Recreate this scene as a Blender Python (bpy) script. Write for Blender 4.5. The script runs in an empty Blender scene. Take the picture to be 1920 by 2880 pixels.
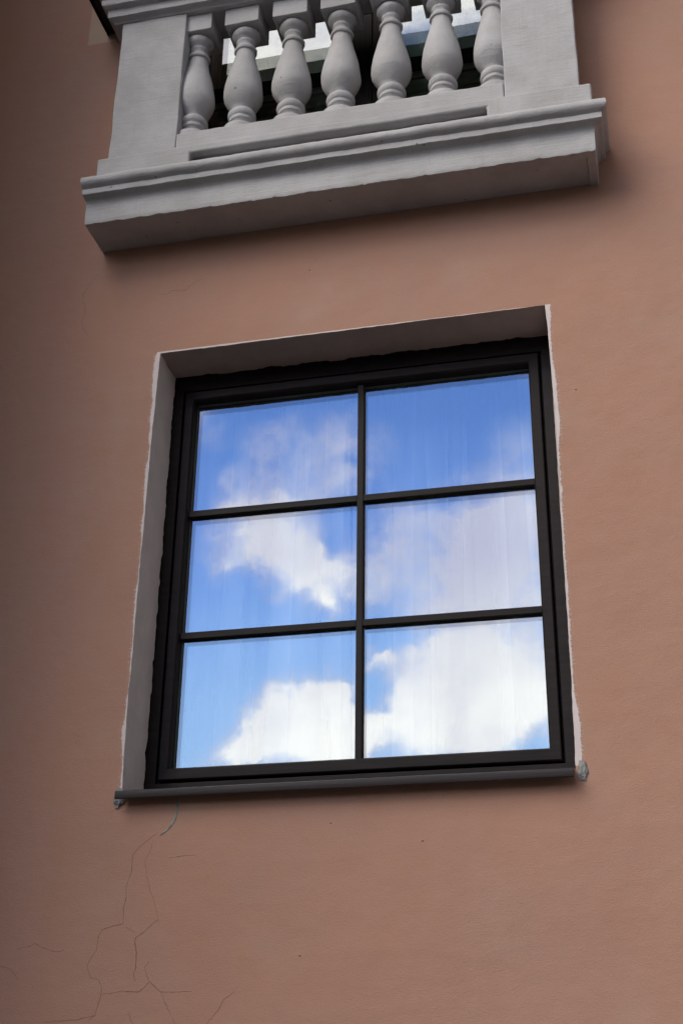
import bpy, bmesh, math, random
from mathutils import Vector, Matrix, noise
random.seed(7)
sc = bpy.context.scene
col = sc.collection
R = math.radians
ZO = 4.17                      # height of the lower window's head above the ground; wall plane is y = 0, outside is -y

# ------------------------------------------------------------------ camera
cam = bpy.data.cameras.new('camera')
cam.sensor_fit = 'VERTICAL'; cam.sensor_height = 36; cam.sensor_width = 24
cam.lens = 47.82; cam.clip_start = .05; cam.clip_end = 2000
co = bpy.data.objects.new('camera', cam); col.objects.link(co)
co.matrix_world = Matrix(((.97292, .09073, .21258, 1.5361), (.23079, -.43192, -.87189, -3.6598), (.01271, .89734, -.44116, -2.5176 + ZO), (0, 0, 0, 1)))
sc.camera = co

# ------------------------------------------------------------------ sun (behind the house), exposure
SUN_EL, SUN_AZ = 42, 20        # azimuth measured from +y towards +x
sd = bpy.data.lights.new('sun', 'SUN'); sd.energy = 3; sd.angle = R(.5); sd.color = (1, .95, .86)
so = bpy.data.objects.new('sun', sd); col.objects.link(so)
sv = Vector((math.sin(R(SUN_AZ)) * math.cos(R(SUN_EL)), math.cos(R(SUN_AZ)) * math.cos(R(SUN_EL)), math.sin(R(SUN_EL))))
so.rotation_euler = sv.to_track_quat('Z', 'Y').to_euler(); so.location = sv * 40
sc.view_settings.view_transform = 'Standard'; sc.view_settings.look = 'None'
sc.view_settings.exposure = 0.65; sc.view_settings.gamma = 1

# ------------------------------------------------------------------ node helpers
class N:
    def __init__(s, tree): s.t = tree
    def new(s, typ, **kw):
        n = s.t.nodes.new('ShaderNode' + typ)
        for k, v in kw.items(): setattr(n, k, v)
        return n
    def put(s, sock, v):
        if isinstance(v, bpy.types.NodeSocket): s.t.links.new(v, sock)
        elif v is not None: sock.default_value = v
    def m(s, op, a, b=None, c=None, clamp=False):
        n = s.new('Math', operation=op); n.use_clamp = clamp
        for i, v in enumerate((a, b, c)): s.put(n.inputs[i], v)
        return n.outputs[0]
    def v(s, op, a, b=None, sc_=None):
        n = s.new('VectorMath', operation=op); s.put(n.inputs[0], a); s.put(n.inputs[1], b)
        if sc_ is not None: s.put(n.inputs['Scale'], sc_)
        return n.outputs['Value' if op in ('LENGTH', 'DOT_PRODUCT') else 'Vector']
    def ramp(s, x, a, b, lo=0., hi=1., smooth=True):
        n = s.new('MapRange'); n.interpolation_type = 'SMOOTHSTEP' if smooth else 'LINEAR'; n.clamp = True
        for k, v in (('Value', x), ('From Min', a), ('From Max', b), ('To Min', lo), ('To Max', hi)): s.put(n.inputs[k], v)
        return n.outputs['Result']
    def noise(s, vec, scale, detail=3., rough=.5, dist=0.):
        n = s.new('TexNoise'); s.put(n.inputs['Vector'], vec)
        for k, v in (('Scale', scale), ('Detail', detail), ('Roughness', rough), ('Distortion', dist)): s.put(n.inputs[k], v)
        return n
    def map(s, vec, scale=(1, 1, 1), loc=(0, 0, 0)):
        n = s.new('Mapping'); s.put(n.inputs['Vector'], vec); n.inputs['Scale'].default_value = scale; n.inputs['Location'].default_value = loc
        return n.outputs[0]
    def mix(s, f, a, b, mode='MIX'):
        n = s.new('Mix', data_type='RGBA', blend_type=mode)
        s.put(n.inputs[0], f)
        for i, v in ((6, a), (7, b)):
            s.put(n.inputs[i], v if isinstance(v, bpy.types.NodeSocket) else tuple(v) + (1,))
        return n.outputs[2]
    def xyz(s, vec):
        n = s.new('SeparateXYZ'); s.put(n.inputs[0], vec); return n.outputs
    def cxyz(s, x, y, z):
        n = s.new('CombineXYZ')
        for i, v in enumerate((x, y, z)): s.put(n.inputs[i], v)
        return n.outputs[0]

# ------------------------------------------------------------------ world: clear deep sky with broken cumulus
CLOUDS = [(-0.304, 0.582, 0.025, 0.022, 0.55), (-0.253, 0.573, 0.022, 0.026, 0.6), (-0.324, 0.543, 0.027, 0.019, 0.45), (-0.274, 0.544, 0.035, 0.024, 0.45), (-0.244, 0.532, 0.017, 0.014, 0.7), (-0.339, 0.53, 0.016, 0.014, 0.5), (-0.308, 0.517, 0.037, 0.014, 0.8), (-0.365, 0.596, 0.018, 0.015, 0.25), (-0.322, 0.491, 0.032, 0.025, 1), (-0.285, 0.476, 0.036, 0.027, 1.2), (-0.259, 0.445, 0.023, 0.024, 1.1), (-0.254, 0.422, 0.012, 0.013, 0.8), (-0.237, 0.456, 0.015, 0.018, 0.9), (-0.343, 0.465, 0.013, 0.014, 0.7), (-0.29, 0.443, 0.017, 0.013, 0.7), (-0.201, 0.47, 0.027, 0.033, 0.8), (-0.151, 0.448, 0.045, 0.038, 1.0), (-0.101, 0.454, 0.039, 0.047, 1.0), (-0.132, 0.414, 0.05, 0.021, 0.9), (-0.211, 0.436, 0.014, 0.017, 0.6), (-0.17, 0.49, 0.031, 0.013, 0.4), (-0.095, 0.496, 0.024, 0.018, 0.6), (-0.216, 0.557, 0.013, 0.028, 0.35), (-0.093, 0.548, 0.024, 0.027, 0.4), (-0.118, 0.521, 0.04, 0.014, 0.4), (-0.257, 0.345, 0.022, 0.018, 1.2), (-0.287, 0.335, 0.02, 0.02, 1.1), (-0.26, 0.315, 0.043, 0.031, 1.6), (-0.314, 0.308, 0.026, 0.022, 1.2), (-0.33, 0.295, 0.022, 0.014, 1), (-0.241, 0.3, 0.029, 0.029, 1.5), (-0.241, 0.342, 0.012, 0.012, 0.6), (-0.211, 0.367, 0.014, 0.01, 0.8), (-0.196, 0.341, 0.019, 0.024, 0.8), (-0.17, 0.38, 0.018, 0.014, 1), (-0.153, 0.354, 0.034, 0.032, 1.5), (-0.115, 0.352, 0.047, 0.039, 1.6), (-0.135, 0.314, 0.052, 0.029, 1.5), (-0.182, 0.317, 0.023, 0.019, 0.8), (-0.215, 0.309, 0.012, 0.008, 0.7), (-0.094, 0.283, 0.018, 0.015, -0.5), (-0.098, 0.312, 0.013, 0.011, -0.4), (-0.19, 0.296, 0.023, 0.01, 0.5)]
LIGHT_LOBE = (math.sin(R(-32)) * math.cos(R(36)), -math.cos(R(-32)) * math.cos(R(36)), math.sin(R(36)))
# clouds are placed in the sky by direction: p = across, q = up, per unit of distance in front of the house
FAR = [(-0.214, 0.34, 0.014, 0.016, -0.8), (-0.211, 0.299, 0.013, 0.012, -0.7), (-0.19, 0.386, 0.012, 0.01, -0.6), (-0.091, 0.29, 0.02, 0.022, -0.45), (-0.245, 0.474, 0.01, 0.013, -0.5), (-0.104, 0.483, 0.028, 0.013, 0.5), (-0.12, 0.467, 0.039, 0.026, 0.5), (-0.301, 0.517, 0.043, 0.009, 0.5), (-0.202, 0.372, 0.012, 0.005, 0.6),
       (-.36, 1.06, .10, .12, 2.2), (-.22, 1.13, .09, .07, 2.0), (-.13, 1.10, .06, .07, 1.5), (-.12, .95, .08, .05, .5),
       (-.55, .5, .12, .10, 1.0), (-.6, .25, .14, .06, 1.2), (.15, .35, .16, .07, 1.2)]
w = bpy.data.worlds.new('World'); sc.world = w; w.use_nodes = True
t = w.node_tree; t.nodes.clear(); n = N(t)
out = n.new('OutputWorld'); bg = n.new('Background'); t.links.new(bg.outputs[0], out.inputs[0])
sky = n.new('TexSky'); sky.sky_type = 'NISHITA'; sky.sun_disc = False
sky.sun_elevation = R(SUN_EL); sky.sun_rotation = R(SUN_AZ); sky.ozone_density = 3; sky.dust_density = .3; sky.air_density = 1.0
tc = n.new('TexCoord'); D = tc.outputs['Generated']
X, Y, Z = n.xyz(D)[:3]
den = n.m('MAXIMUM', n.m('MULTIPLY', Y, -1), .05)
pq = n.cxyz(n.m('DIVIDE', X, den), n.m('DIVIDE', Z, den), 0)
nz = n.noise(pq, 18, 5, .6)
nf = n.noise(pq, 46, 6, .65)
off = n.v('SCALE', n.v('SUBTRACT', nz.outputs['Color'], (.5, .5, .5)), sc_=.030)
off2 = n.v('SCALE', n.v('SUBTRACT', nf.outputs['Color'], (.5, .5, .5)), sc_=.028)
P = n.v('MULTIPLY', n.v('ADD', n.v('ADD', pq, off), off2), (1, 1, 0))
acc = None
for (a, b, ra, rb, amp) in CLOUDS + FAR:
    dd = n.v('LENGTH', n.v('DIVIDE', n.v('SUBTRACT', P, (a, b, 0)), (ra * 1.75, rb * 1.75, 1)))
    g = n.ramp(dd, 0, 1, amp, 0)
    acc = g if acc is None else n.m('ADD', acc, g)
fb = n.noise(pq, 20, 7, .66, .4); fb2 = n.noise(pq, 55, 6, .7)
wisp = n.m('MULTIPLY', n.m('SUBTRACT', fb.outputs['Fac'], .5), 1.3)
has = n.ramp(acc, .0, .5)
dens = n.m('ADD', acc, n.m('MULTIPLY', wisp, has))
mask1 = n.ramp(n.m('ADD', dens, n.m('MULTIPLY', n.m('SUBTRACT', fb2.outputs['Fac'], .5), n.m('MULTIPLY', has, 1.5))), .0, 1.25, smooth=False)
# cloud over the unseen rest of the sky, toned to shape the fill light
gen = n.noise(D, 3.2, 6, .55)
qn = n.xyz(pq)
def outside(a, b, ra, rb): return n.ramp(n.v('LENGTH', n.v('DIVIDE', n.v('SUBTRACT', pq, (a, b, 0)), (ra, rb, 1))), .9, 1.2)
inwin = n.m('MULTIPLY', outside(-.225, .455, .215, .235), outside(-.23, 1.06, .22, .14))
front = n.ramp(n.m('MULTIPLY', Y, -1), .0, .25)
bank = n.v('DOT_PRODUCT', D, LIGHT_LOBE)
lobem = n.ramp(n.m('ADD', bank, n.m('MULTIPLY', n.m('SUBTRACT', gen.outputs['Fac'], .5), .2)), .82, .975)
away = n.m('ADD', inwin, n.m('SUBTRACT', 1, front), clamp=True)
mask2 = n.m('MULTIPLY', n.ramp(gen.outputs['Fac'], .28, .42), away)
lit = None
mask = n.m('MULTIPLY', n.m('MAXIMUM', n.m('MAXIMUM', mask1, mask2), n.m('MULTIPLY', lobem, away)), n.ramp(Z, -.02, .03))
# low clouds are front-lit white, the higher and thinner ones greyer
white = n.m('MULTIPLY', n.ramp(n.m('ADD', qn[1], n.ramp(qn[0], -.25, -.19, 0, .09)), .56, .40), n.ramp(dens, .3, 1.2), clamp=True)
white = n.m('MAXIMUM', white, n.ramp(qn[1], .8, .95))
lit = n.mix(white, (9.3, 9.4, 12.2), (17.5, 17.2, 16.9))
shade = n.noise(pq, 14, 4, .5)
lit = n.mix(n.ramp(shade.outputs['Fac'], .35, .65, .0, .45), lit, (9.3, 9.4, 12.2))
lit = n.mix(n.m('MULTIPLY', mask2, away), lit, (1.9, 1.65, 1.4))       # cloud out of the reflected view
lit = n.mix(n.m('MULTIPLY', lobem, away), lit, (50., 46.2, 41.4))   # bright cloud added out of view on the left to light the wall
skyc0 = n.mix(1, sky.outputs[0], (1.9, 2.3, 3.3), 'MULTIPLY')
skyc = n.mix(n.ramp(qn[1], .52, .27, 0, .65), skyc0, (6.8, 10.2, 13.8))
n.put(bg.inputs[0], n.mix(n.m('MULTIPLY', mask, .95), skyc, lit)); bg.inputs[1].default_value = .1

# ------------------------------------------------------------------ materials
def mat(name):
    m = bpy.data.materials.new(name); m.use_nodes = True; m.node_tree.nodes.clear()
    n = N(m.node_tree); o = n.new('OutputMaterial'); b = n.new('BsdfPrincipled'); m.node_tree.links.new(b.outputs[0], o.inputs[0])
    n.tex = n.new('TexCoord').outputs['Object']; n.b = b; n.o = o; n.mat = m
    return n
def bump(n, h, dist, strength=1., prev=None):
    b = n.new('Bump'); n.put(b.inputs['Height'], h); b.inputs['Distance'].default_value = dist; b.inputs['Strength'].default_value = strength
    if prev is not None: n.put(b.inputs['Normal'], prev)
    return b.outputs[0]

def plaster(name, main=True):
    n = mat(name)
    v = n.tex
    big = n.noise(v, 1.7, 4, .55); mid = n.noise(v, 9, 5, .6); fine = n.noise(n.map(v, (1, 1, 1.7)), 260, 3, .6)
    wr = n.noise(n.map(v, (1, 1, 2.2)), 120, 4, .65, .5)
    c = n.mix(n.ramp(big.outputs['Fac'], .3, .7), (.465, .268, .200), (.432, .266, .212))
    c = n.mix(n.ramp(mid.outputs['Fac'], .35, .7, 0, .35), c, (.44, .24, .165))
    pale = n.noise(v, 3.1, 5, .6)
    c = n.mix(n.ramp(pale.outputs['Fac'], .52, .75, 0, .4), c, (.46, .325, .255))
    c = n.mix(n.ramp(fine.outputs['Fac'], .3, .7, 0, .32), c, (.27, .155, .11))
    vor = n.new('TexVoronoi'); n.put(vor.inputs['Vector'], v); vor.inputs['Scale'].default_value = 7
    speck = n.ramp(vor.outputs['Distance'], .010, .022, 1, 0)
    c = n.mix(n.m('MULTIPLY', speck, n.ramp(n.xyz(vor.outputs['Color'])[0], .45, .55)), c, (.07, .04, .03))
    vx, vy, vz = n.xyz(v)[:3]
    h = n.m('ADD', n.m('MULTIPLY', wr.outputs['Fac'], .7), n.m('MULTIPLY', fine.outputs['Fac'], .45))
    if main:
        # sloppy pale paint margin brushed round the lower window opening
        e1 = n.noise(n.map(v, (1, 1, 1)), 3.2, 3, .6); e2 = n.noise(v, 150, 4, .7); e3 = n.noise(n.map(v, (14, 1, 120)), 1, 3, .6)
        rag = n.m('ADD', n.m('MULTIPLY', n.m('SUBTRACT', e2.outputs['Fac'], .5), .010), n.m('MULTIPLY', n.m('SUBTRACT', e3.outputs['Fac'], .5), .012))
        low = n.m('MULTIPLY', n.m('MAXIMUM', n.m('SUBTRACT', e1.outputs['Fac'], .46), 0), .055)
        dl = n.m('SUBTRACT', -.004, vx); dr = n.m('SUBTRACT', vx, 1.312)
        ds = n.m('SUBTRACT', n.m('MAXIMUM', dl, dr), n.m('ADD', n.m('ADD', low, .0045), rag))
        dt = n.m('SUBTRACT', n.m('SUBTRACT', vz, .003), n.m('ADD', .0035, n.m('MULTIPLY', rag, .35)))
        dd = n.m('MAXIMUM', n.m('MAXIMUM', ds, dt), n.m('SUBTRACT', -1.50, vz))
        pm = n.m('MULTIPLY', n.ramp(dd, -.0015, .0012, 1, 0), n.m('LESS_THAN', vz, .1))
        hair = n.noise(n.map(v, (90, 1, 330)), 1, 3, .7)
        fe = n.m('MULTIPLY', n.m('MULTIPLY', n.ramp(dd, .011, .0, 0, 1), n.ramp(hair.outputs['Fac'], .5, .62)), n.m('LESS_THAN', vz, .006))
        pm = n.m('MAXIMUM', pm, n.m('MULTIPLY', fe, .75))
        c = n.mix(n.m('MULTIPLY', pm, .9), c, (.70, .64, .64))
        # a rectangular repair beside the hand rail
        dx = n.m('SUBTRACT', n.m('ABSOLUTE', n.m('ADD', vx, .352)), .062); dz = n.m('SUBTRACT', n.m('ABSOLUTE', n.m('SUBTRACT', vz, 1.60)), .105)
        rp = n.ramp(n.m('MAXIMUM', dx, dz), -.004, .004, 1, 0)
        c = n.mix(n.m('MULTIPLY', rp, .6), c, (.52, .42, .31))
        h = n.m('ADD', h, n.m('MULTIPLY', pm, .5))
    n.put(n.b.inputs['Base Color'], c); n.b.inputs['Roughness'].default_value = .9; n.b.inputs['Specular IOR Level'].default_value = .2
    und = n.noise(v, 2.6, 3, .5)
    und2 = n.noise(n.map(v, (1, 1, 1.5)), 13, 3, .5)
    nb = bump(n, und2.outputs['Fac'], .005, .5, bump(n, und.outputs['Fac'], .025, .5))
    n.put(n.b.inputs['Normal'], bump(n, h, .0020, .9, nb))
    return n.mat

def simple(name, c, rough=.8, var=.15, scale=30, bd=.001, stretch=(1, 1, 1), c2=None, spec=.3, fscale=None):
    n = mat(name)
    v = n.map(n.tex, stretch)
    a = n.noise(v, scale, 5, .6); b = n.noise(v, fscale or scale * 6, 3, .6)
    c2 = c2 or tuple(x * (1 - 2 * var) for x in c)
    k = n.mix(n.ramp(a.outputs['Fac'], .3, .72), c, c2)
    k = n.mix(n.ramp(b.outputs['Fac'], .35, .75, 0, .3), k, c2)
    n.put(n.b.inputs['Base Color'], k); n.b.inputs['Roughness'].default_value = rough; n.b.inputs['Specular IOR Level'].default_value = spec
    h = n.m('ADD', a.outputs['Fac'], n.m('MULTIPLY', b.outputs['Fac'], .6))
    n.put(n.b.inputs['Normal'], bump(n, h, bd, .9))
    return n.mat

def whitewash(name):
    n = mat(name); v = n.v('ADD', n.tex, n.v('MULTIPLY', n.new('ObjectInfo').outputs['Location'], (7.3, 1, 0)))
    a = n.noise(v, 5, 5, .6); br = n.noise(n.map(v, (5, 5, 70)), 1.6, 5, .65); gr = n.noise(v, 150, 4, .7)
    st = n.noise(n.map(v, (75, 75, 3)), 1, 3, .6); lump = n.noise(v, 22, 4, .55)
    c = n.mix(n.ramp(a.outputs['Fac'], .35, .7), (.475, .478, .495), (.385, .383, .39))
    c = n.mix(n.ramp(st.outputs['Fac'], .52, .74, 0, .35), c, (.40, .37, .335))
    c = n.mix(n.ramp(br.outputs['Fac'], .60, .74, 0, .4), c, (.27, .245, .22))
    vor = n.new('TexVoronoi'); n.put(vor.inputs['Vector'], v); vor.inputs['Scale'].default_value = 20
    sp = n.m('MULTIPLY', n.ramp(vor.outputs['Distance'], .05, .10, 1, 0), n.ramp(n.xyz(vor.outputs['Color'])[1], .6, .7))
    c = n.mix(n.m('MULTIPLY', sp, .8), c, (.12, .10, .09))
    n.put(n.b.inputs['Base Color'], c); n.b.inputs['Roughness'].default_value = .75; n.b.inputs['Specular IOR Level'].default_value = .25
    h = n.m('ADD', n.m('ADD', n.m('MULTIPLY', br.outputs['Fac'], .8), n.m('MULTIPLY', gr.outputs['Fac'], .7)), lump.outputs['Fac'])
    n.put(n.b.inputs['Normal'], bump(n, h, .0028, .9))
    return n.mat

def glass(name, r0, tint):
    n = mat(name); t = n.mat.node_tree
    lw = n.new('LayerWeight'); lw.inputs['Blend'].default_value = .5
    f5 = n.m('POWER', lw.outputs['Facing'], 5)
    fac = n.m('ADD', r0, n.m('MULTIPLY', f5, 1 - r0))
    tr = n.new('BsdfTransparent'); tr.inputs[0].default_value = tint + (1,)
    gl = n.new('BsdfGlossy'); gl.inputs['Roughness'].default_value = 0; gl.inputs[0].default_value = (1, 1, 1, 1)
    wv = n.noise(n.tex, 2.2, 2, .4)
    n.put(gl.inputs['Normal'], bump(n, wv.outputs['Fac'], .0016, 1))
    mx = n.new('MixShader'); n.put(mx.inputs[0], fac); n.put(mx.inputs[1], tr.outputs[0]); n.put(mx.inputs[2], gl.outputs[0])
    t.links.new(mx.outputs[0], n.o.inputs[0]); t.nodes.remove(n.b)
    return n.mat

def sheer(name, c, tl):
    n = mat(name); t = n.mat.node_tree
    d = n.new('BsdfDiffuse'); d.inputs[0].default_value = c + (1,)
    s = n.new('BsdfTranslucent'); s.inputs[0].default_value = c + (1,)
    m = n.new('MixShader'); m.inputs[0].default_value = tl; n.put(m.inputs[1], d.outputs[0]); n.put(m.inputs[2], s.outputs[0])
    p = n.new('BsdfTransparent'); m2 = n.new('MixShader'); fold = n.noise(n.map(n.tex, (1, 0, .04)), 5.5, 1.5, .5); fold2 = n.noise(n.map(n.tex, (1, 0, .02)), 12, 1, .5); n.put(m2.inputs[0], n.m('ADD', n.ramp(fold.outputs['Fac'], .36, .62, .0, .85, smooth=False), n.ramp(fold2.outputs['Fac'], .5, .53, 0, .22))); n.put(m2.inputs[1], m.outputs[0]); n.put(m2.inputs[2], p.outputs[0])
    t.links.new(m2.outputs[0], n.o.inputs[0]); t.nodes.remove(n.b)
    return n.mat

M = dict(wall=plaster('pink_plaster'), sky_blocker=simple('blocker_dark_brown', (.06, .04, .033), .9, .2, 14, .004), white=whitewash('white_masonry_paint'),
    reveal=simple('soffit_tone', (.45, .355, .335), .85, .06, 12, .0012, spec=.2), jamb=simple('jamb_tone', (.77, .685, .665), .85, .06, 12, .0012, spec=.2), smear=simple('pale_mortar', (.36, .38, .34), .95, .2, 90, .002),
    foil=simple('dark_woodgrain_foil', (.019, .0138, .0155), .5, .25, 1.2, .0006, (6, 60, 60), (.010, .008, .008), .16, 9),
    foil_v=simple('dark_woodgrain_foil_upright', (.019, .0138, .0155), .5, .25, 1.2, .0006, (60, 60, 6), (.010, .008, .008), .16, 9),
    sill=simple('dark_sheet_metal', (.038, .032, .036), .42, .12, 3, .0006, (1, 8, 30), (.032, .028, .031), .4),
    gasket=simple('black_sealant', (.010, .010, .010), .7, .2, 60, .001),
    mortar=simple('grey_mortar', (.34, .345, .34), .95, .25, 60, .004, c2=(.20, .20, .20)),
    crack=simple('crack_dirt', (.23, .14, .105), 1, .2, 50, .0003),
    cap=simple('black_metal_capping', (.012, .012, .013), .5, .2, 20, .0005),
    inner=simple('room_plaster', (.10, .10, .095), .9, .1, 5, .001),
    glass=glass('window_glass', .22, (.93, .97, .96)), glass2=glass('door_glass', .2, (.88, .89, .85)),
    spacer=simple('spacer_bar', (.20, .21, .22), .4, .1, 20, .0003),
    sheer=sheer('white_sheer_cloth', (.84, .88, .90), .35), green=sheer('dark_green_cloth', (.20, .33, .28), .15),
    bark=simple('bark', (.10, .08, .06), .95, .3, 12, .01), leaf=simple('leaf', (.055, .085, .03), .6, .2, 5, .001),
    asphalt=simple('asphalt', (.055, .055, .058), .9, .2, 40, .004), paving=simple('paving', (.09, .085, .08), .9, .15, 8, .003))

# ------------------------------------------------------------------ object helpers
def link(name, bm, m, parent=None, z=ZO, smooth=None, bev=0, seg=2, mats=None):
    bmesh.ops.recalc_face_normals(bm, faces=bm.faces)
    me = bpy.data.meshes.new(name); bm.to_mesh(me); bm.free()
    for k in (mats or [m]): me.materials.append(k)
    o = bpy.data.objects.new(name, me); col.objects.link(o)
    if parent is None: o.location.z = z
    else:
        o.parent = parent; p = parent; zz = 0
        while p: zz += p.location.z; p = p.parent
        o.location.z = z - zz
    if smooth is not None:
        me.polygons.foreach_set('use_smooth', [True] * len(me.polygons)); me.set_sharp_from_angle(angle=R(smooth))
    if bev:
        b = o.modifiers.new('bevel', 'BEVEL'); b.width = bev; b.segments = seg; b.limit_method = 'ANGLE'; b.angle_limit = R(40)
    return o
def fr(x, y, z, f): return noise.noise(Vector((x * f, y * f, z * f)))
def jig(bm, amp, f, axes=(1, 1, 1), verts=None):
    for v in (verts or bm.verts):
        d = noise.noise_vector(v.co * f)
        v.co += Vector((d.x * axes[0], d.y * axes[1], d.z * axes[2])) * amp
def box(bm, x0, x1, y0, y1, z0, z1, cut=0):
    r = bmesh.ops.create_cube(bm, size=1); vs = r['verts']
    for v in vs: v.co = Vector(((x0 + x1) / 2 + v.co.x * (x1 - x0), (y0 + y1) / 2 + v.co.y * (y1 - y0), (z0 + z1) / 2 + v.co.z * (z1 - z0)))
    if cut:
        for ax in range(3):
            es = [e for e in bm.edges if e.verts[0] in vs or e.verts[1] in vs]
            L = (x1 - x0, y1 - y0, z1 - z0)[ax]; k = int(L / cut)
            es = [e for e in bm.edges if abs((e.verts[0].co - e.verts[1].co)[ax]) > L * .9 and sum(abs((e.verts[0].co - e.verts[1].co)[a]) < 1e-6 for a in range(3)) == 2]
            if k > 1: bmesh.ops.subdivide_edges(bm, edges=es, cuts=k - 1, use_grid_fill=True)
    return vs
def prism(outline, y0, y1, step=.02, amp=.0, f=9.):
    """closed front-view outline (x, z) extruded in depth, its edge finely divided and a little uneven"""
    pts = []
    for i, a in enumerate(outline):
        b = outline[(i + 1) % len(outline)]; k = max(1, int(math.hypot(b[0] - a[0], b[1] - a[1]) / step))
        for j in range(k): pts.append((a[0] + (b[0] - a[0]) * j / k, a[1] + (b[1] - a[1]) * j / k))
    bm = bmesh.new(); F = []; B = []
    for x, z in pts:
        dx = fr(x, 1.3, z, f) * amp; dz = (fr(x, 7.7, z, f) + .5 * fr(x, 3.1, z, f * 4)) * amp
        F.append(bm.verts.new((x + dx, y0, z + dz))); B.append(bm.verts.new((x + dx, y1, z + dz)))
    bm.faces.new(F); bm.faces.new(B[::-1])
    for i in range(len(F)): j = (i + 1) % len(F); bm.faces.new((F[i], F[j], B[j], B[i]))
    return bm
def ring(bm, o, i, y0, y1):
    """four mitred pieces between an outer and an inner rectangle (x0, x1, z0, z1)"""
    def c(r): return [(r[0], r[2]), (r[1], r[2]), (r[1], r[3]), (r[0], r[3])]
    O, I = c(o), c(i)
    vs = [[bm.verts.new((p[0], y, p[1])) for p in q] for y in (y0, y1) for q in (O, I)]
    for k in range(4):
        j = (k + 1) % 4
        bm.faces.new((vs[0][k], vs[0][j], vs[1][j], vs[1][k])); bm.faces.new((vs[2][k], vs[2][j], vs[3][j], vs[3][k]))
        bm.faces.new((vs[0][k], vs[0][j], vs[2][j], vs[2][k])); bm.faces.new((vs[1][k], vs[1][j], vs[3][j], vs[3][k]))
def sweep(prof, xl, kl, xr, kr, base, step=.012, amp=.0019, f=14.):
    """moulding profile (projection, z) run along the front and returned to the wall at both ends"""
    bm = bmesh.new(); rows = []
    for o, z in prof:
        a = xl - kl * (o - base); b = xr + kr * (o - base); row = []
        n1 = 10; n2 = int((xr - xl) / step)
        path = [(a, -o * t / n1) for t in range(n1)] + [(a + (b - a) * t / n2, -o) for t in range(n2)] + [(b, -o * (1 - t / n1)) for t in range(n1 + 1)]
        for x, y in path: row.append(bm.verts.new((x, y, z)))
        rows.append(row)
    for r0, r1 in zip(rows, rows[1:]):
        for k in range(len(r0) - 1): bm.faces.new((r0[k], r0[k + 1], r1[k + 1], r1[k]))
    for v in bm.verts:
        d = noise.noise_vector(v.co * f) + .6 * noise.noise_vector(v.co * f * 3.7)
        if v.co.y < -.01: v.co += Vector((d.x * .6, d.y, d.z)) * amp
    return bm
def lathe(prof, n=40, amp=0., seed=0):
    bm = bmesh.new(); rows = []
    for r, z in prof:
        row = []
        for k in range(n):
            a = 2 * math.pi * k / n; e = 1 + amp * noise.noise(Vector((math.cos(a) * 1.6, math.sin(a) * 1.6, z * 22 + seed * 5)))
            row.append(bm.verts.new((r * e * math.cos(a), r * e * math.sin(a), z)))
        rows.append(row)
    for r0, r1 in zip(rows, rows[1:]):
        for k in range(n): j = (k + 1) % n; bm.faces.new((r0[k], r0[j], r1[j], r1[k]))
    bm.faces.new(rows[0]); bm.faces.new(rows[-1])
    return bm
def tag(o, label=None, cat=None, group=None, kind=None):
    for k, v in (('label', label), ('category', cat), ('group', group), ('kind', kind)):
        if v: o[k] = v
    return o

# ------------------------------------------------------------------ ground
bm = bmesh.new()
for s in ((-600, -600), (600, -600), (600, 600), (-600, 600)): bm.verts.new((s[0], s[1], 0))
bm.faces.new(bm.verts); tag(link('ground', bm, M['asphalt'], z=0), kind='structure')
bm = bmesh.new(); box(bm, -40, 40, -2.6, -.01, -.1, .12)
tag(link('pavement', bm, M['paving'], z=0, bev=.01), kind='structure')

# ------------------------------------------------------------------ unseen low house added across the street to block the low sky
bm = bmesh.new(); box(bm, -30, 30, -30, -20, 0, 4.6)
opp = link('added_low_house', bm, M['sky_blocker'], z=0)
tag(opp, 'long low unseen house added across the street to block the low sky', 'house')
bm = bmesh.new()
vs = [bm.verts.new(c) for c in ((-30.4, -30.4, 4.602), (30.4, -30.4, 4.602), (30.4, -19.6, 4.602), (-30.4, -19.6, 4.602), (-30.4, -25, 6.9), (30.4, -25, 6.9))]
for f in ((0, 1, 2, 3), (0, 1, 5, 4), (2, 3, 4, 5), (0, 3, 4), (1, 2, 5)): bm.faces.new([vs[k] for k in f])
link('roof', bm, M['asphalt'], opp, z=0)
for k in range(16):
    bm = bmesh.new(); box(bm, -28.5 + k * 3.7, -27.3 + k * 3.7, -20.05, -19.98, 1.2, 2.9); link('window', bm, M['foil'], opp, z=0)

# ------------------------------------------------------------------ a small tree added out of view on the left, to shade the lower wall
tree = bpy.data.objects.new('added_shade_tree', None); col.objects.link(tree); tree.location = (-3.15, -3.0, 0)
tag(tree, 'small round headed tree added out of view to shade the lower wall', 'tree')
def limb(bm, a, b, ra, rb):
    a, b = Vector(a), Vector(b); d = (b - a).normalized(); u = d.orthogonal(); v = d.cross(u); rows = []
    for p, rr in ((a, ra), ((a + b) / 2 + u * .03, (ra + rb) / 2), (b, rb)): rows.append([bm.verts.new(p + (u * math.cos(k * .785) + v * math.sin(k * .785)) * rr) for k in range(8)])
    for r0, r1 in zip(rows, rows[1:]):
        for k in range(8): j = (k + 1) % 8; bm.faces.new((r0[k], r0[j], r1[j], r1[k]))
bm = bmesh.new(); limb(bm, (0, 0, 0), (.05, .02, 2.5), .09, .06); limb(bm, (.05, .02, 2.45), (.0, .1, 4.9), .055, .015)
for k in range(7): limb(bm, (.04, .02, 2.4 + .2 * k), (.85 * math.cos(k * 2.4), .85 * math.sin(k * 2.4), 3.4 + .2 * k), .035, .008)
link('trunk', bm, M['bark'], tree, z=0, smooth=60)
bm = bmesh.new(); rt = random.Random(3)
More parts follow.
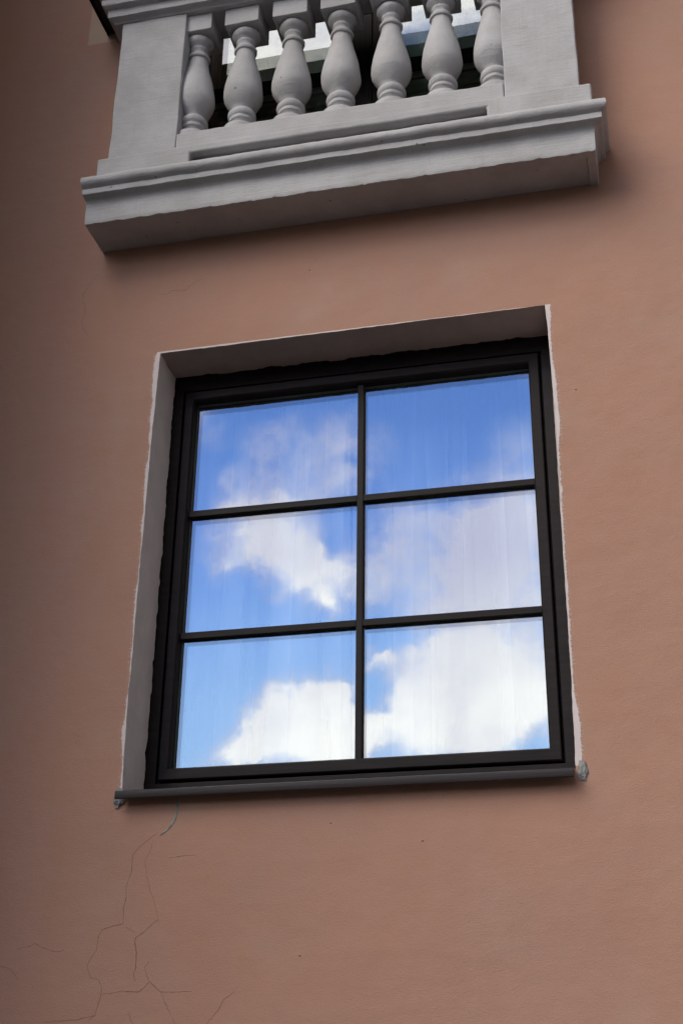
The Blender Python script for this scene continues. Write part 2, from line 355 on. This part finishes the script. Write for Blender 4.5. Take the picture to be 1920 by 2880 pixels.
cl = [(Vector((rt.gauss(0, .5), rt.gauss(0, .5), 4.3 + rt.gauss(0, .6))), rt.uniform(.25, .5)) for _ in range(26)]
for _ in range(8000):
    c, rr = rt.choice(cl); p = c + Vector((rt.gauss(0, 1), rt.gauss(0, 1), rt.gauss(0, .8))) * rr * .55
    if abs(p.x) > 1.08 or abs(p.y) > 1.25: continue
    u = Vector((rt.gauss(0, 1), rt.gauss(0, 1), rt.gauss(0, .6))).normalized(); v = u.orthogonal().normalized(); L = rt.uniform(.05, .085)
    bm.faces.new([bm.verts.new(p + q) for q in (u * L, v * L * .45, -u * L, -v * L * .45)])
me = bpy.data.meshes.new('crown'); bm.to_mesh(me); bm.free(); me.materials.append(M['leaf'])
cro = bpy.data.objects.new('crown', me); col.objects.link(cro); cro.parent = tree

# ------------------------------------------------------------------ the house
house = bpy.data.objects.new('house', None); col.objects.link(house)
tag(house, 'pink plastered house with a dark framed window under a white balustrade balcony', 'house')

def smoothpoly(pts, step, amp, seed):
    out = []
    for a, b in zip(pts, pts[1:]):
        k = max(1, int(math.hypot(b[0] - a[0], b[1] - a[1]) / step))
        for j in range(k):
            x = a[0] + (b[0] - a[0]) * j / k; z = a[1] + (b[1] - a[1]) * j / k
            out.append((x + fr(x, seed, z, 40) * amp + fr(x, seed + 5, z, 7) * amp * 1.2, z + fr(x, seed + 9, z, 40) * amp + fr(x, seed + 3, z, 7) * amp))
    return out
LEFT = [(.003, 0), (-.003, -.3), (-.004, -.497), (-.006, -.834), (-.007, -1.287), (-.003, -1.507)]
RIGHT = [(1.303, .006), (1.309, -.159), (1.314, -.474), (1.312, -.88), (1.310, -1.215), (1.306, -1.507)]
OPEN = smoothpoly([RIGHT[0]] + LEFT, .012, .0016, 2.) + smoothpoly([LEFT[-1], RIGHT[-1]], .05, 0, 0) + smoothpoly(RIGHT[::-1], .012, .0016, 4.)
DOOR = [(0, .86), (1.32, .86), (1.32, 3.2), (0, 3.2)]
WX0, WX1, WZ0, WZ1, WD = -.866, 5.5, -ZO, 3.7, 7.
bm = bmesh.new()
def loop(pts, y):
    vs = [bm.verts.new((x, y, z)) for x, z in pts]
    return [bm.edges.new((vs[i], vs[(i + 1) % len(vs)])) for i in range(len(vs))], vs
e1, v1 = loop([(WX0, WZ0), (WX1, WZ0), (WX1, WZ1), (WX0, WZ1)], 0)
e2, v2 = loop(OPEN, 0); e3, v3 = loop(DOOR, 0)
bmesh.ops.triangle_fill(bm, use_beauty=True, use_dissolve=False, edges=e1 + e2 + e3)
b1 = [bm.verts.new((v.co.x, WD, v.co.z)) for v in v1]
for i in range(4): j = (i + 1) % 4; bm.faces.new((v1[i], v1[j], b1[j], b1[i]))
bm.faces.new(b1)
d2 = [bm.verts.new((v.co.x, .165, v.co.z)) for v in v3]
for i in range(4): j = (i + 1) % 4; bm.faces.new((v3[i], v3[j], d2[j], d2[i]))
wall = link('wall', bm, M['wall'], house)

# plastered window reveal with a ragged inner edge
bm = bmesh.new(); rows = []
for t in range(9):
    row = []
    for i, (x, z) in enumerate(OPEN):
        xx = x + (.0 if x > .65 else 0); y = .168 * t / 8
        if t == 8:
            top = z > -.01 + 0 * x and abs(x - .65) < .66
            y = .160 + .011 * fr(x, 3, z, 13) + .007 * fr(x, 5, z, 47) + .004 * fr(x, 8, z, 190) + (.004 if top else 0)
        a = .0012
        tx = 0. if x < .65 else 1.30
        k = t / 8
        sx = x + ((tx - x) * k if (x < .1 or x > 1.25) else 0)
        sz = z + ((0. - z) * k if z > -.02 else 0)
        row.append(bm.verts.new((sx + a * fr(x * 1.0, y, z, 28), y, sz + a * fr(x, y, z + 4, 28))))
    rows.append(row)
for r0, r1 in zip(rows, rows[1:]):
    for k in range(len(r0)): j = (k + 1) % len(r0); bm.faces.new((r0[k], r0[j], r1[j], r1[k]))
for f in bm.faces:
    c = f.calc_center_median(); f.material_index = 0 if c.z > -.003 - .0005 else 1  # soffit faces darker and browner than the rest
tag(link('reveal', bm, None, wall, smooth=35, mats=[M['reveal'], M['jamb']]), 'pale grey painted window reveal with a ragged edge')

def ribbon(pts, w, y, depth, amp=.4, step=.006, wob=.0):
    P = []
    for a, b in zip(pts, pts[1:]):
        k = max(1, int(math.hypot(b[0] - a[0], b[1] - a[1]) / step))
        for j in range(k): P.append(Vector((a[0] + (b[0] - a[0]) * j / k, 0, a[1] + (b[1] - a[1]) * j / k)))
    P.append(Vector((pts[-1][0], 0, pts[-1][1])))
    P = [p + Vector((fr(p.x, 1, p.z, 60), 0, fr(p.x, 6, p.z, 60))) * wob for p in P]
    bm = bmesh.new(); L = []; n_ = len(P)
    for i, p in enumerate(P):
        d = (P[min(i + 1, n_ - 1)] - P[max(i - 1, 0)]).normalized(); s = Vector((d.z, 0, -d.x))
        ww = w * (.55 + .45 * math.sin(math.pi * min(1, max(0.05, i / max(1, n_ - 1))))) * (1 + amp * fr(p.x, 2, p.z, 90))
        L.append([bm.verts.new(p + s * ww / 2 + Vector((0, y, 0))), bm.verts.new(p + Vector((0, y - depth, 0))), bm.verts.new(p - s * ww / 2 + Vector((0, y, 0)))])
    for a, b in zip(L, L[1:]):
        for k in (0, 1): bm.faces.new((a[k], a[k + 1], b[k + 1], b[k]))
    return bm
CRACKS = [[(0.115, -1.635), (0.065, -1.673), (0.048, -1.691), (0.048, -1.74), (0.036, -1.782), (0.038, -1.812), (0.033, -1.842), (0.035, -1.883), (0.006, -1.887), (-0.026, -1.899), (-0.035, -1.919), (-0.037, -1.952), (-0.057, -1.98), (-0.061, -1.997), (-0.049, -2.023), (-0.022, -2.032), (-0.014, -2.047), (-0.012, -2.072), (-0.024, -2.117), (-0.041, -2.136)], [(0.106, -1.653), (0.099, -1.687), (0.085, -1.711), (0.095, -1.754), (0.107, -1.79), (0.123, -1.826), (0.138, -1.868), (0.142, -1.889)], [(0.138, -1.874), (0.109, -1.897), (0.076, -1.922), (0.074, -1.931), (0.081, -1.96), (0.083, -2.0), (0.076, -2.017), (0.084, -2.037)], [(0.042, -1.892), (0.072, -1.907)], [(-0.009, -2.068), (0.022, -2.066), (0.047, -2.061), (0.098, -2.064), (0.104, -2.06), (0.121, -2.043), (0.127, -2.038), (0.16, -2.065), (0.216, -2.066), (0.247, -2.064)], [(0.16, -2.066), (0.175, -2.094), (0.196, -2.128), (0.207, -2.147)], [(0.12, -1.984), (0.108, -2.0), (0.12, -2.029), (0.127, -2.04), (0.147, -2.058)], [(-0.274, -1.943), (-0.244, -1.938), (-0.222, -1.93), (-0.198, -1.942), (-0.17, -1.952), (-0.141, -1.954), (-0.134, -1.949)], [(-0.324, -1.989), (-0.297, -1.996), (-0.275, -2.011), (-0.263, -2.028)], [(0.071, -2.118), (0.079, -2.135), (0.087, -2.146)], [(0.295, -2.148), (0.324, -2.116), (0.338, -2.088), (0.37, -2.067)], [(-0.175, -2.138), (-0.079, -2.134), (-0.023, -2.123)], [(0.159, -1.706), (0.192, -1.702), (0.237, -1.7)], [(-0.241, 0.395), (-0.254, 0.368), (-0.28, 0.344), (-0.29, 0.316), (-0.31, 0.291), (-0.3, 0.247), (-0.292, 0.21), (-0.301, 0.177), (-0.295, 0.148), (-0.265, 0.102)], [(-0.019, 0.247), (0.012, 0.242), (0.029, 0.254), (0.072, 0.251), (0.095, 0.268), (0.131, 0.287)]]
CW = [.0012, .0008, .0016, .0008, .0013, .0011, .0009, .0012, .0010, .0010, .0009, .0012, .0012, .0008, .0007]
for c, cw in zip(CRACKS, CW): link('crack', ribbon(c, cw * 1.25, -.0003, .0002, .9, .006, .002), M['crack'], wall)
STROKE = [(0.175, -1.535), (0.174, -1.548), (0.171, -1.58), (0.165, -1.603), (0.15, -1.623), (0.127, -1.64)]
tag(link('mortar_smear', ribbon(STROKE, .008, -.0003, .002, .6, .004, .001), M['smear'], wall, smooth=50), 'grey mortar smear running down below the sill')
for x, z in [(1.381, -0.319), (0.883, -1.686), (0.488, 0.512), (0.52, 0.265), (0.626, -1.627), (0.547, -1.979), (1.489, 0.61)]:
    bm = bmesh.new(); bmesh.ops.create_icosphere(bm, subdivisions=2, radius=.0021)
    for v in bm.verts: v.co = Vector((x, -.0005, z)) + Vector((v.co.x * 1.5, v.co.y * .6, v.co.z * .9)) * (1 + .4 * fr(v.co.x + x, v.co.y, v.co.z, 500))
    link('speck', bm, M['crack'], wall)
def lump(cx, cz, sx, sz, sy, seed):
    bm = bmesh.new(); bmesh.ops.create_icosphere(bm, subdivisions=5, radius=1)
    for v in bm.verts:
        d = v.co.normalized(); q = d * 1.0 + Vector((seed, 0, 0))
        r = 1 + .30 * noise.noise(q * 1.7) + .22 * noise.noise(q * 4) + .17 * abs(noise.noise(Vector((q.x * 7 + q.z * 5, q.y * 7, q.z * 4)))) + .10 * noise.noise(q * 14)
        v.co = Vector((cx + d.x * sx * r, d.y * sy * r, cz + d.z * sz * r))
    return bm
tag(link('mortar_patch', lump(1.324, -1.514, .013, .027, .006, 1.), M['mortar'], wall, smooth=60), 'grey lump of mortar at the right end of the sill')
tag(link('mortar_patch', lump(-.007, -1.527, .017, .027, .011, 5.), M['mortar'], wall, smooth=60), 'grey lump of mortar at the left end of the sill')

# unseen side block and roof overhang, added to shade the wall's left and top
bm = bmesh.new(); box(bm, -5, -.872, -1.12, -.001, WZ0, 8.2)
tag(link('sky_blocker', bm, M['sky_blocker'], house), 'plain unseen side block added to shade the left of the wall')
bm = bmesh.new(); box(bm, -.866, 5.9, -1.2, 7.2, WZ1 + .003, WZ1 + .35)
link('shade_eaves', bm, M['white'], house, bev=.02)
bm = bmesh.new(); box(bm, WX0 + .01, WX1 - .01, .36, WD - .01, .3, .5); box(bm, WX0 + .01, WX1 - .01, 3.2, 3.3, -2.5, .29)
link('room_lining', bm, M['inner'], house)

# ------------------------------------------------------------------ lower window
window = None
bm = bmesh.new()
ring(bm, (-.012, 1.312, -1.505, .012), (.032, 1.268, -1.443, -.055), .171, .25)
ring(bm, (.0325, 1.2675, -1.4425, -.0555), (.038, 1.262, -1.437, -.060), .186, .25)
window = tag(link('window', bm, M['foil'], house, bev=.002), 'six pane window in a dark wood grain frame')
bm = bmesh.new()
A = (.040, 1.260, -1.435, -.062); B1 = (.069, 1.2305, -1.402, -.093); B = (.0745, 1.2250, -1.397, -.099)
def cr(r): return [(r[0], r[2]), (r[1], r[2]), (r[1], r[3]), (r[0], r[3])]
secs = [(A, .25), (A, .168), (tuple((.003, -.003, .003, -.003)[k] + A[k] for k in range(4)), .1645), (B1, .1645), (B, .171), (B, .1995), ((.070, 1.2295, -1.402, -.095), .25)]
rw = [[bm.verts.new((x, y, z)) for x, z in cr(r)] for r, y in secs]
for r0, r1 in zip(rw, rw[1:]):
    for k in range(4): j = (k + 1) % 4; bm.faces.new((r0[k], r0[j], r1[j], r1[k]))
sash = link('sash', bm, M['foil'], window, bev=.001)
bm = bmesh.new()
ring(bm, (.0715, 1.2280, -1.400, -.096), (.0760, 1.2235, -1.3955, -.1005), .1972, .1998)
link('gasket', bm, M['gasket'], window)
GY = .200
MX, MW = .6605, .0205; M1, M2, MH = -.529, -.963, .0225
PX = [(.0745, MX), (MX, 1.2250)]; PZ = [(-.099, M1), (M1, M2), (M2, -1.397)]
bm = bmesh.new(); box(bm, MX - MW / 2, MX + MW / 2, .1815, GY - .0005, -1.3968, -.0992)
link('glazing_bar', bm, M['foil_v'], window, bev=.0015)
bm = bmesh.new(); box(bm, MX - .006, MX + .006, GY + .0165, GY + .035, -1.3968, -.0992)
link('glazing_bar', bm, M['foil_v'], window, bev=.0015)
for mz in (M1, M2):
    for xa, xb in ((.0747, MX - MW / 2 - .0002), (MX + MW / 2 + .0002, 1.2248)):
        bm = bmesh.new(); box(bm, xa, xb, .1820, GY - .0005, mz - MH / 2, mz + MH / 2)
        link('glazing_bar', bm, M['foil'], window, bev=.0015)
        bm = bmesh.new(); box(bm, xa, xb, GY + .0165, GY + .035, mz - .006, mz + .006)
        link('glazing_bar', bm, M['foil'], window, bev=.0015)
def pane(x0, x1, z0, z1, y, th, m, parent):
    bm = bmesh.new(); box(bm, x0, x1, y, y + th, z0, z1)
    for f in bm.faces: f.material_index = 0 if abs(f.normal.y) > .5 else 1
    return link('pane', bm, None, parent, mats=[m, M['spacer']])
for xa, xb in PX:
    for zb, za in PZ: pane(xa + .0002, xb - .0002, za + .0002, zb - .0002, GY, .016, M['glass'], window)
# sheet metal sill
prof = [(.169, -1.488), (.0, -1.505), (-.045, -1.5175), (-.0465, -1.519), (-.0465, -1.5385), (-.0455, -1.540), (-.036, -1.540), (-.036, -1.537), (-.043, -1.537), (-.043, -1.522), (.0, -1.510), (.169, -1.494)]
bm = bmesh.new(); nx = 40; rows = []
for k in range(nx + 1):
    x = -.004 + (1.304 + .002) * k / nx; rows.append([bm.verts.new((x, y, z + .0012 * fr(x, 0, z, 4))) for y, z in prof])
for r0, r1 in zip(rows, rows[1:]):
    for k in range(len(prof)): j = (k + 1) % len(prof); bm.faces.new((r0[k], r0[j], r1[j], r1[k]))
bm.faces.new(rows[0]); bm.faces.new(rows[-1])
link('sill', bm, M['sill'], window, smooth=35)

# ------------------------------------------------------------------ upper window (a balcony door) behind the balustrade
bm = bmesh.new(); YB = .20
ring(bm, (-.02, 1.34, .84, 3.22), (.0, 1.32, .9, 3.16), .166, .26)
upper = tag(link('window', bm, M['foil'], house, bev=.003), 'dark framed upper window half hidden behind the balustrade')
bm = bmesh.new()
for xa, xb in ((.001, .617), (.699, 1.319)): ring(bm, (xa, xb, .901, 3.159), (xa + .030, xb - .030, .96, 3.1), .172, .25)
link('sash', bm, M['foil'], upper, bev=.003)
bm = bmesh.new(); box(bm, .6175, .6985, .168, .255, .901, 3.159); link('mullion', bm, M['foil_v'], upper, bev=.003)
for xa, xb in ((.0312, .5868), (.7292, 1.2888)):
    bm = bmesh.new(); box(bm, xa, xb, .188, .25, 1.285, 1.345); link('glazing_bar', bm, M['foil'], upper, bev=.002)
    for za, zb in ((.9602, 1.2848), (1.3452, 3.0998)): pane(xa, xb, za, zb, .205, .032, M['glass2'], upper)

# ------------------------------------------------------------------ balcony
slab = [(.001, .463), (.125, .4635), (.134, .463), (.136, .457), (.160, .4565), (.1695, .457), (.1715, .462), (.1725, .50), (.173, .535), (.176, .545), (.184, .5525),
        (.1945, .556), (.2035, .558), (.2065, .560), (.2075, .568), (.2075, .578), (.206, .5825), (.209, .585), (.2175, .588), (.2255, .594), (.2295, .603), (.2285, .614), (.223, .6225), (.213, .628), (.2, .631), (.15, .632), (.001, .633)]
def dense(pr, mx=.012):
    o = []
    for a, b in zip(pr, pr[1:]):
        k = max(1, int(math.hypot(b[0] - a[0], b[1] - a[1]) / mx)); o += [(a[0] + (b[0] - a[0]) * j / k, a[1] + (b[1] - a[1]) * j / k) for j in range(k)]
    return o + [pr[-1]]
bm = sweep(dense(slab), -.248, .12, 1.506, .8, .1715)
for v in bm.verts:     # chipped lower arris
    if v.co.y < -.15 and abs(v.co.z - .459) < .006: v.co.z += .004 * max(-.4, fr(v.co.x, 0, 0, 26) + .7 * fr(v.co.x, 2, 0, 70)); v.co.y += .002 * fr(v.co.x, 5, 0, 60)
balcony = tag(link('balcony', bm, M['white'], house, smooth=38), 'white painted masonry balcony with seven turned balusters')
# plinth course with the long weep slot
bm = prism([(-.2185, .6315), (.128, .6315), (.128, .692), (1.167, .692), (1.167, .6315), (1.5105, .6315), (1.5105, .727), (-.2185, .727)], -.190, -.152, .016, .0022)
link('plinth', bm, M['white'], balcony, bev=.008, seg=3)
bm = prism([(.066, .7272), (1.2235, .7272), (1.2235, .803), (.066, .803)], -.1725, -.05, .016, .0030)
link('bottom_rail', bm, M['white'], balcony, bev=.005, seg=2)
for xa, xb in ((-.188, .0645), (1.2255, 1.472)):
    bm = bmesh.new(); box(bm, xa, xb, -.1712, -.001, .7274, 1.3855, .03); jig(bm, .0026, 7); jig(bm, .0010, 40)
    link('pier', bm, M['white'], balcony, bev=.004, seg=2)
BAL = [(.030, .800), (.066, .8005), (.0685, .806), (.0685, .834), (.066, .839), (.045, .8405), (.037, .846), (.0345, .856), (.0355, .868), (.0405, .874), (.0445, .878), (.045, .887), (.0440, .891),
       (.0475, .894), (.0508, .901), (.0515, .909), (.0500, .917), (.0455, .923), (.0395, .927), (.037, .931), (.0385, .937), (.0455, .946), (.0545, .958), (.0630, .973), (.0690, .988), (.0716, 1.004), (.0712, 1.022), (.0690, 1.045),
       (.0648, 1.070), (.0598, 1.096), (.0535, 1.123), (.0468, 1.150), (.0408, 1.175), (.0362, 1.197), (.0338, 1.210), (.0345, 1.2135), (.0395, 1.215), (.0420, 1.2195), (.0418, 1.226), (.0385, 1.231), (.0330, 1.233), (.0310, 1.240), (.0315, 1.249),
       (.0345, 1.254), (.0362, 1.258), (.0355, 1.263), (.0330, 1.2655), (.0345, 1.269), (.0440, 1.2755), (.0505, 1.284), (.0530, 1.293), (.0515, 1.301), (.046, 1.306), (.040, 1.309)]
xs = [.0943 + .1824 * i for i in range(7)]
first = None
for i, x in enumerate(xs):
    bm = lathe([(r, z - .80) for r, z in BAL], 48, .035, i)
    vs = box(bm, -.0655, .0655, -.0655, .0655, .5075, .5900, .022)
    jig(bm, .0012, 30); jig(bm, .0007, 90)
    o = link('baluster', bm, M['white'], balcony, z=ZO + .80, smooth=38)
    o.location.x = x; o.location.y = -.088; o.rotation_euler.z = random.uniform(-.03, .03)
    b = o.modifiers.new('bevel', 'BEVEL'); b.width = .002; b.segments = 2; b.limit_method = 'ANGLE'; b.angle_limit = R(60)
rail = [(.02, 1.386), (.168, 1.386), (.174, 1.387), (.177, 1.392), (.186, 1.396), (.197, 1.398), (.2005, 1.400), (.2015, 1.408), (.202, 1.424), (.2035, 1.430), (.212, 1.433), (.2225, 1.4355), (.2255, 1.438), (.227, 1.446), (.2275, 1.462), (.226, 1.468), (.230, 1.471), (.244, 1.475), (.251, 1.484), (.252, 1.50), (.248, 1.515), (.24, 1.528), (.20, 1.531), (.02, 1.5315)]
bm = sweep(dense(rail), -.238, .7, 1.497, .8, .2)
bmesh.ops.holes_fill(bm, edges=[e for e in bm.edges if e.is_boundary])
link('handrail', bm, M['white'], balcony, smooth=38)
bm = bmesh.new(); box(bm, -.330, 1.60, -.285, -.002, 1.533, 1.545); box(bm, -.330, 1.60, -.285, -.279, 1.520, 1.5328); box(bm, -.330, -.324, -.2788, -.002, 1.520, 1.5328)
box(bm, -.20, 1.47, -.22, -.03, 1.5452, 1.73); box(bm, -.187, 1.471, -.0195, -.012, 1.39, 1.5328)  # last plate added to darken the rail back reflected in the glass
tag(link('capping', bm, M['cap'], balcony, bev=.002), 'black metal capping over the hand rail, with an added dark plate behind it')

# ------------------------------------------------------------------ curtains
def curtain(name, x0, x1, z0, z1, y, amp, m, seed, label, group, f=1.):
    bm = bmesh.new(); nx, nz_ = 260, 14; rows = []
    for k in range(nz_ + 1):
        t = k / nz_; z = z1 + (z0 - z1) * t; row = []
        for i in range(nx + 1):
            s = i / nx; x = x0 + (x1 - x0) * s
            q = (x - (x0 + x1) / 2) * (1 - .10 * t) + seed
            d = .55 * noise.noise(Vector((q * 4 * f, seed, t * .5))) + .35 * noise.noise(Vector((q * 9 * f, seed + 3, t * .35))) + - .30 * abs(noise.noise(Vector((q * 13 * f, seed + 7, t * .3))))
            row.append(bm.verts.new((x + .034 * noise.noise(Vector((q * 13 * f, seed + 2, t * .5))), y + amp * d * (.75 + .5 * t), z)))
        rows.append(row)
    for r0, r1 in zip(rows, rows[1:]):
        for i in range(nx): bm.faces.new((r0[i], r0[i + 1], r1[i + 1], r1[i]))
    return tag(link(name, bm, m, smooth=80), label, 'curtain', group)
curtain('curtain', -.04, .60, -1.60, .12, .36, .05, M['sheer'], 1.3, 'white sheer curtain behind the left panes of the lower window', 'curtains behind the windows')
curtain('curtain', .59, 1.36, -1.60, .12, .40, .07, M['sheer'], 5.1, 'white sheer curtain behind the right panes of the lower window', 'curtains behind the windows', .9)
curtain('curtain', -.04, .66, .85, 3.25, .345, .05, M['green'], 9.4, 'dark green curtain behind the left balusters in the upper window', 'curtains behind the windows', 1.2)
curtain('curtain', .655, 1.36, .85, 3.25, .345, .05, M['green'], 14.2, 'dark green curtain behind the right balusters in the upper window', 'curtains behind the windows', 1.2)
